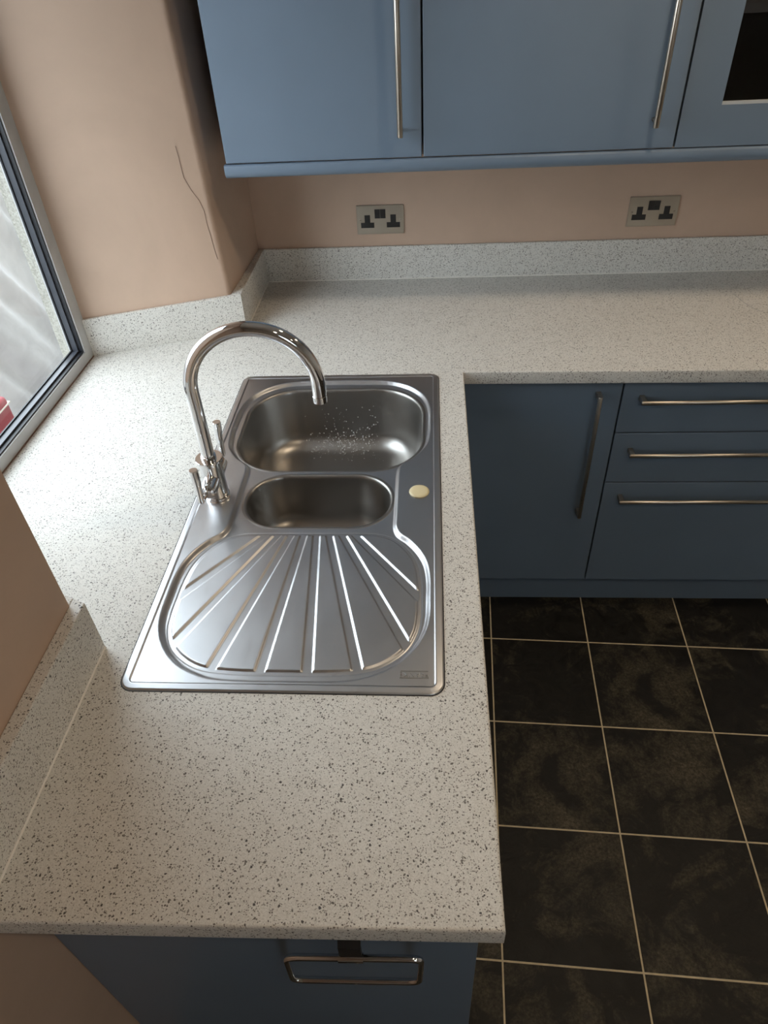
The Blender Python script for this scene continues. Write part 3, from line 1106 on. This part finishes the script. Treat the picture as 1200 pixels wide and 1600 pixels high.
wall_unit(-0.0340, 0.4612, 'blue wall cabinet with a plain door, nearest the window', hx=0.4085)
wall_unit(0.4624, 1.0643, 'wide blue wall cabinet with a plain door, in the middle of the row', hx=1.0050)
wall_unit(1.0655, 1.6600, 'blue wall cabinet with a dark glazed door, right of the plain doors', kind='glass')
# pelmet moulding
pz0, pz1, py = 1.3147, 1.3452, 1.2520
pf = [(py + 0.020, pz1), (py + 0.004, pz1), (py + 0.001, pz1 - 0.002), (py, pz1 - 0.006), (py - 0.001, pz1 - 0.013), (py, pz1 - 0.020), (py + 0.003, pz1 - 0.026), (py + 0.008, pz0), (py + 0.020, pz0)]
pm = MB().loft([[(x, y, z) for y, z in pf] for x in (-0.0375, 1.6600)], cap0=True, cap1=True).build('pelmet', M['blue'], smooth=True, angle=50, origin=(0.8, py + 0.01, pz0))
tag(pm, 'rounded blue pelmet moulding along the bottom of the wall cabinets', 'pelmet')

# ------------------------------------------------------------------ double sockets
def socket(x0, label):
    z0, y = 1.0528, YW
    c = thing('double_socket', (x0 + 0.073, y, z0), label, 'socket', 'steel double sockets on the back wall')
    MB().box(x0, x0 + 0.146, y - 0.0045, y - 0.0003, z0, z0 + 0.086, 0.0012).build('plate', M['socketsteel'], c)
    for k, xc in enumerate((x0 + 0.033, x0 + 0.113)):
        t = MB()
        t.box(xc - 0.0205, xc + 0.0205, y - 0.0058, y - 0.0040, z0 + 0.0195, z0 + 0.0350, 0.0004, 1)
        t.box(xc - 0.0085, xc + 0.0085, y - 0.0058, y - 0.0040, z0 + 0.0345, z0 + 0.0575, 0.0004, 1)
        t.build('pin_insert', M['black'], c)
    for xc in (x0 + 0.0645, x0 + 0.0815):
        rk = MB()
        zz0, zz1 = z0 + 0.0475, z0 + 0.0735
        pr2 = [(y - 0.0040, zz0), (y - 0.0066, zz0), (y - 0.0058, (zz0 + zz1) / 2), (y - 0.0082, zz1), (y - 0.0040, zz1)]
        rk.loft([[(xx, a, b) for a, b in pr2] for xx in (xc - 0.0082, xc + 0.0082)], cap0=True, cap1=True).build('rocker_switch', M['black'], c)
    for xc in (x0 + 0.011, x0 + 0.135):
        s = MB().lathe((xc, y - 0.0042, z0 + 0.043), (0, -1, 0), [(0, 0.0034), (0.0008, 0.0034), (0.0014, 0.0022), (0.0015, 0)], 16).build('screw', M['nickel'], c, smooth=True)
        MB().box(xc - 0.0026, xc + 0.0026, y - 0.0060, y - 0.0055, z0 + 0.0426, z0 + 0.0434).build('slot', M['black'], s)


socket(0.2531, 'brushed steel double socket below the cabinet nearest the window')
socket(1.0762, 'brushed steel double socket on the right, below the glazed cabinet')

# ------------------------------------------------------------------ towel ring on the end panel
tr_ = thing('towel_ring', (0.377, -0.290, 0.66), 'chrome rectangular towel ring hanging on the blue end panel', 'towel ring')
P4 = [Vector((0.2885, -0.302, 0.7565)), Vector((0.4670, -0.302, 0.7705)), Vector((0.4640, -0.298, 0.6640)), Vector((0.2830, -0.298, 0.6500))]
loop = []
rc = 0.016
for i in range(4):
    p = P4[i]
    a = (P4[i - 1] - p).normalized()
    b = (P4[(i + 1) % 4] - p).normalized()
    for k in range(7):
        t = k / 6
        loop.append((p + a * rc) * (1 - t) ** 2 + p * 2 * t * (1 - t) + (p + b * rc) * t ** 2)
MB().tube(loop, 0.0046, 14, closed=True).build('loop', M['chrome'], tr_, smooth=True, angle=80)
mid = (P4[0] + P4[1]) / 2 + Vector((-0.002, 0, 0))
dx_ = (P4[1] - P4[0]).normalized()
MB().tube([mid - dx_ * 0.0165, mid + dx_ * 0.0165], 0.0062, 18).build('clip', M['chrome'], tr_, smooth=True, angle=50)
br = MB()
br.loft([[(mid.x + sx * 0.0145, y, z) for y, z in ((-0.3035, 0.772), (-0.3035, 0.800), (-0.2700, 0.850), (pan_y - 0.0003, 0.850), (pan_y - 0.0003, 0.842), (-0.2980, 0.797), (-0.2980, 0.7685))] for sx in (-1, 1)], cap0=True, cap1=True)
br.box(mid.x - 0.0145, mid.x + 0.0145, pan_y - 0.004, pan_y - 0.0003, 0.775, 0.865)
br.build('bracket', M['black'], tr_)

# ------------------------------------------------------------------ ceiling downlights (lamp and fitting)
def downlight(x, y, label):
    c = thing('ceiling_downlight', (x, y, H), label, 'downlight', 'ceiling downlights')
    MB().lathe((x, y, H - 0.006), (0, 0, 1), [(0, 0.034), (0, 0.046), (0.004, 0.047), (0.0058, 0.047)], 32).build('bezel', M['nickel'], c, smooth=True)
    MB().lathe((x, y, H - 0.0085), (0, 0, 1), [(0, 0.030), (0.002, 0.033)], 24).build('lens', M['bulb'], c)
    ld = bpy.data.lights.new('downlight_lamp', 'SPOT')
    ld.energy = LAMP_POWER
    ld.color = LAMP_COLOR
    ld.spot_size = math.radians(140)
    ld.spot_blend = 0.8
    ld.shadow_soft_size = 0.035
    lo_ = bpy.data.objects.new('lamp', ld)
    COL.objects.link(lo_)
    lo_.location = (0, 0, -0.04)
    lo_.parent = c


downlight(1.00, 0.75, 'ceiling downlight above the corner of the worktop, nearest the sink')
downlight(1.90, 0.85, 'ceiling downlight above the right end of the back run')
downlight(1.00, -0.75, 'ceiling downlight behind the camera, above the middle of the floor')
downlight(1.90, -0.75, 'ceiling downlight behind the camera, by the right wall')

# ------------------------------------------------------------------ outside
struct(MB().box(-40, XO - 0.046, -40, 40, -0.4, -0.3).box(XO - 0.046, 40, -40, Y0 - 0.11, -0.4, -0.3).build('ground_outside', M['paving']))
sh = []
nu, nv = 120, 60
V, Fq = [], []
for i in range(nv + 1):
    v = i / nv
    for j in range(nu + 1):
        u = j / nu
        y = 0.2 + 4.6 * u
        ph = (u - 0.18 * v) * 70
        amp = 0.018 + 0.02 * v
        fold = math.sin(ph + 2.2 * math.sin(u * 11)) * 0.6 + math.sin(ph * 0.43 + 1.3) * 0.8 + 0.4 * math.sin(ph * 2.1 + v * 3)
        x = -1.75 + 0.25 * v ** 1.3 + amp * fold
        z = 1.05 - 1.34 * v + 0.01 * fold
        V.append((x, y, z))
for i in range(nv):
    for j in range(nu):
        a = i * (nu + 1) + j
        Fq.append((a, a + 1, a + nu + 2, a + nu + 1))
pl_ = MB().add(V, Fq).build('plastic_sheet', M['polythene'], smooth=True, angle=180, origin=(-1.6, 2.0, -0.29))
so = pl_.modifiers.new('thickness', 'SOLIDIFY')
so.thickness = 0.002
tag(pl_, 'milky plastic sheet hanging in folds outside the window', 'plastic sheet')
bx = thing('storage_box', (-1.22, 1.3, -0.3), 'red box with grey bands outside the window, below the plastic sheet', 'box')
MB().box(-1.30, -1.10, 1.05, 1.565, -0.2995, 0.52, 0.02, 3).build('box_body', M['red'], bx, smooth=True)
MB().box(-1.302, -1.098, 1.048, 1.567, 0.375, 0.395, 0.001).build('band', M['greyband'], bx)
MB().box(-1.302, -1.098, 1.048, 1.567, 0.484, 0.490, 0.0008).build('band', M['sealant'], bx)
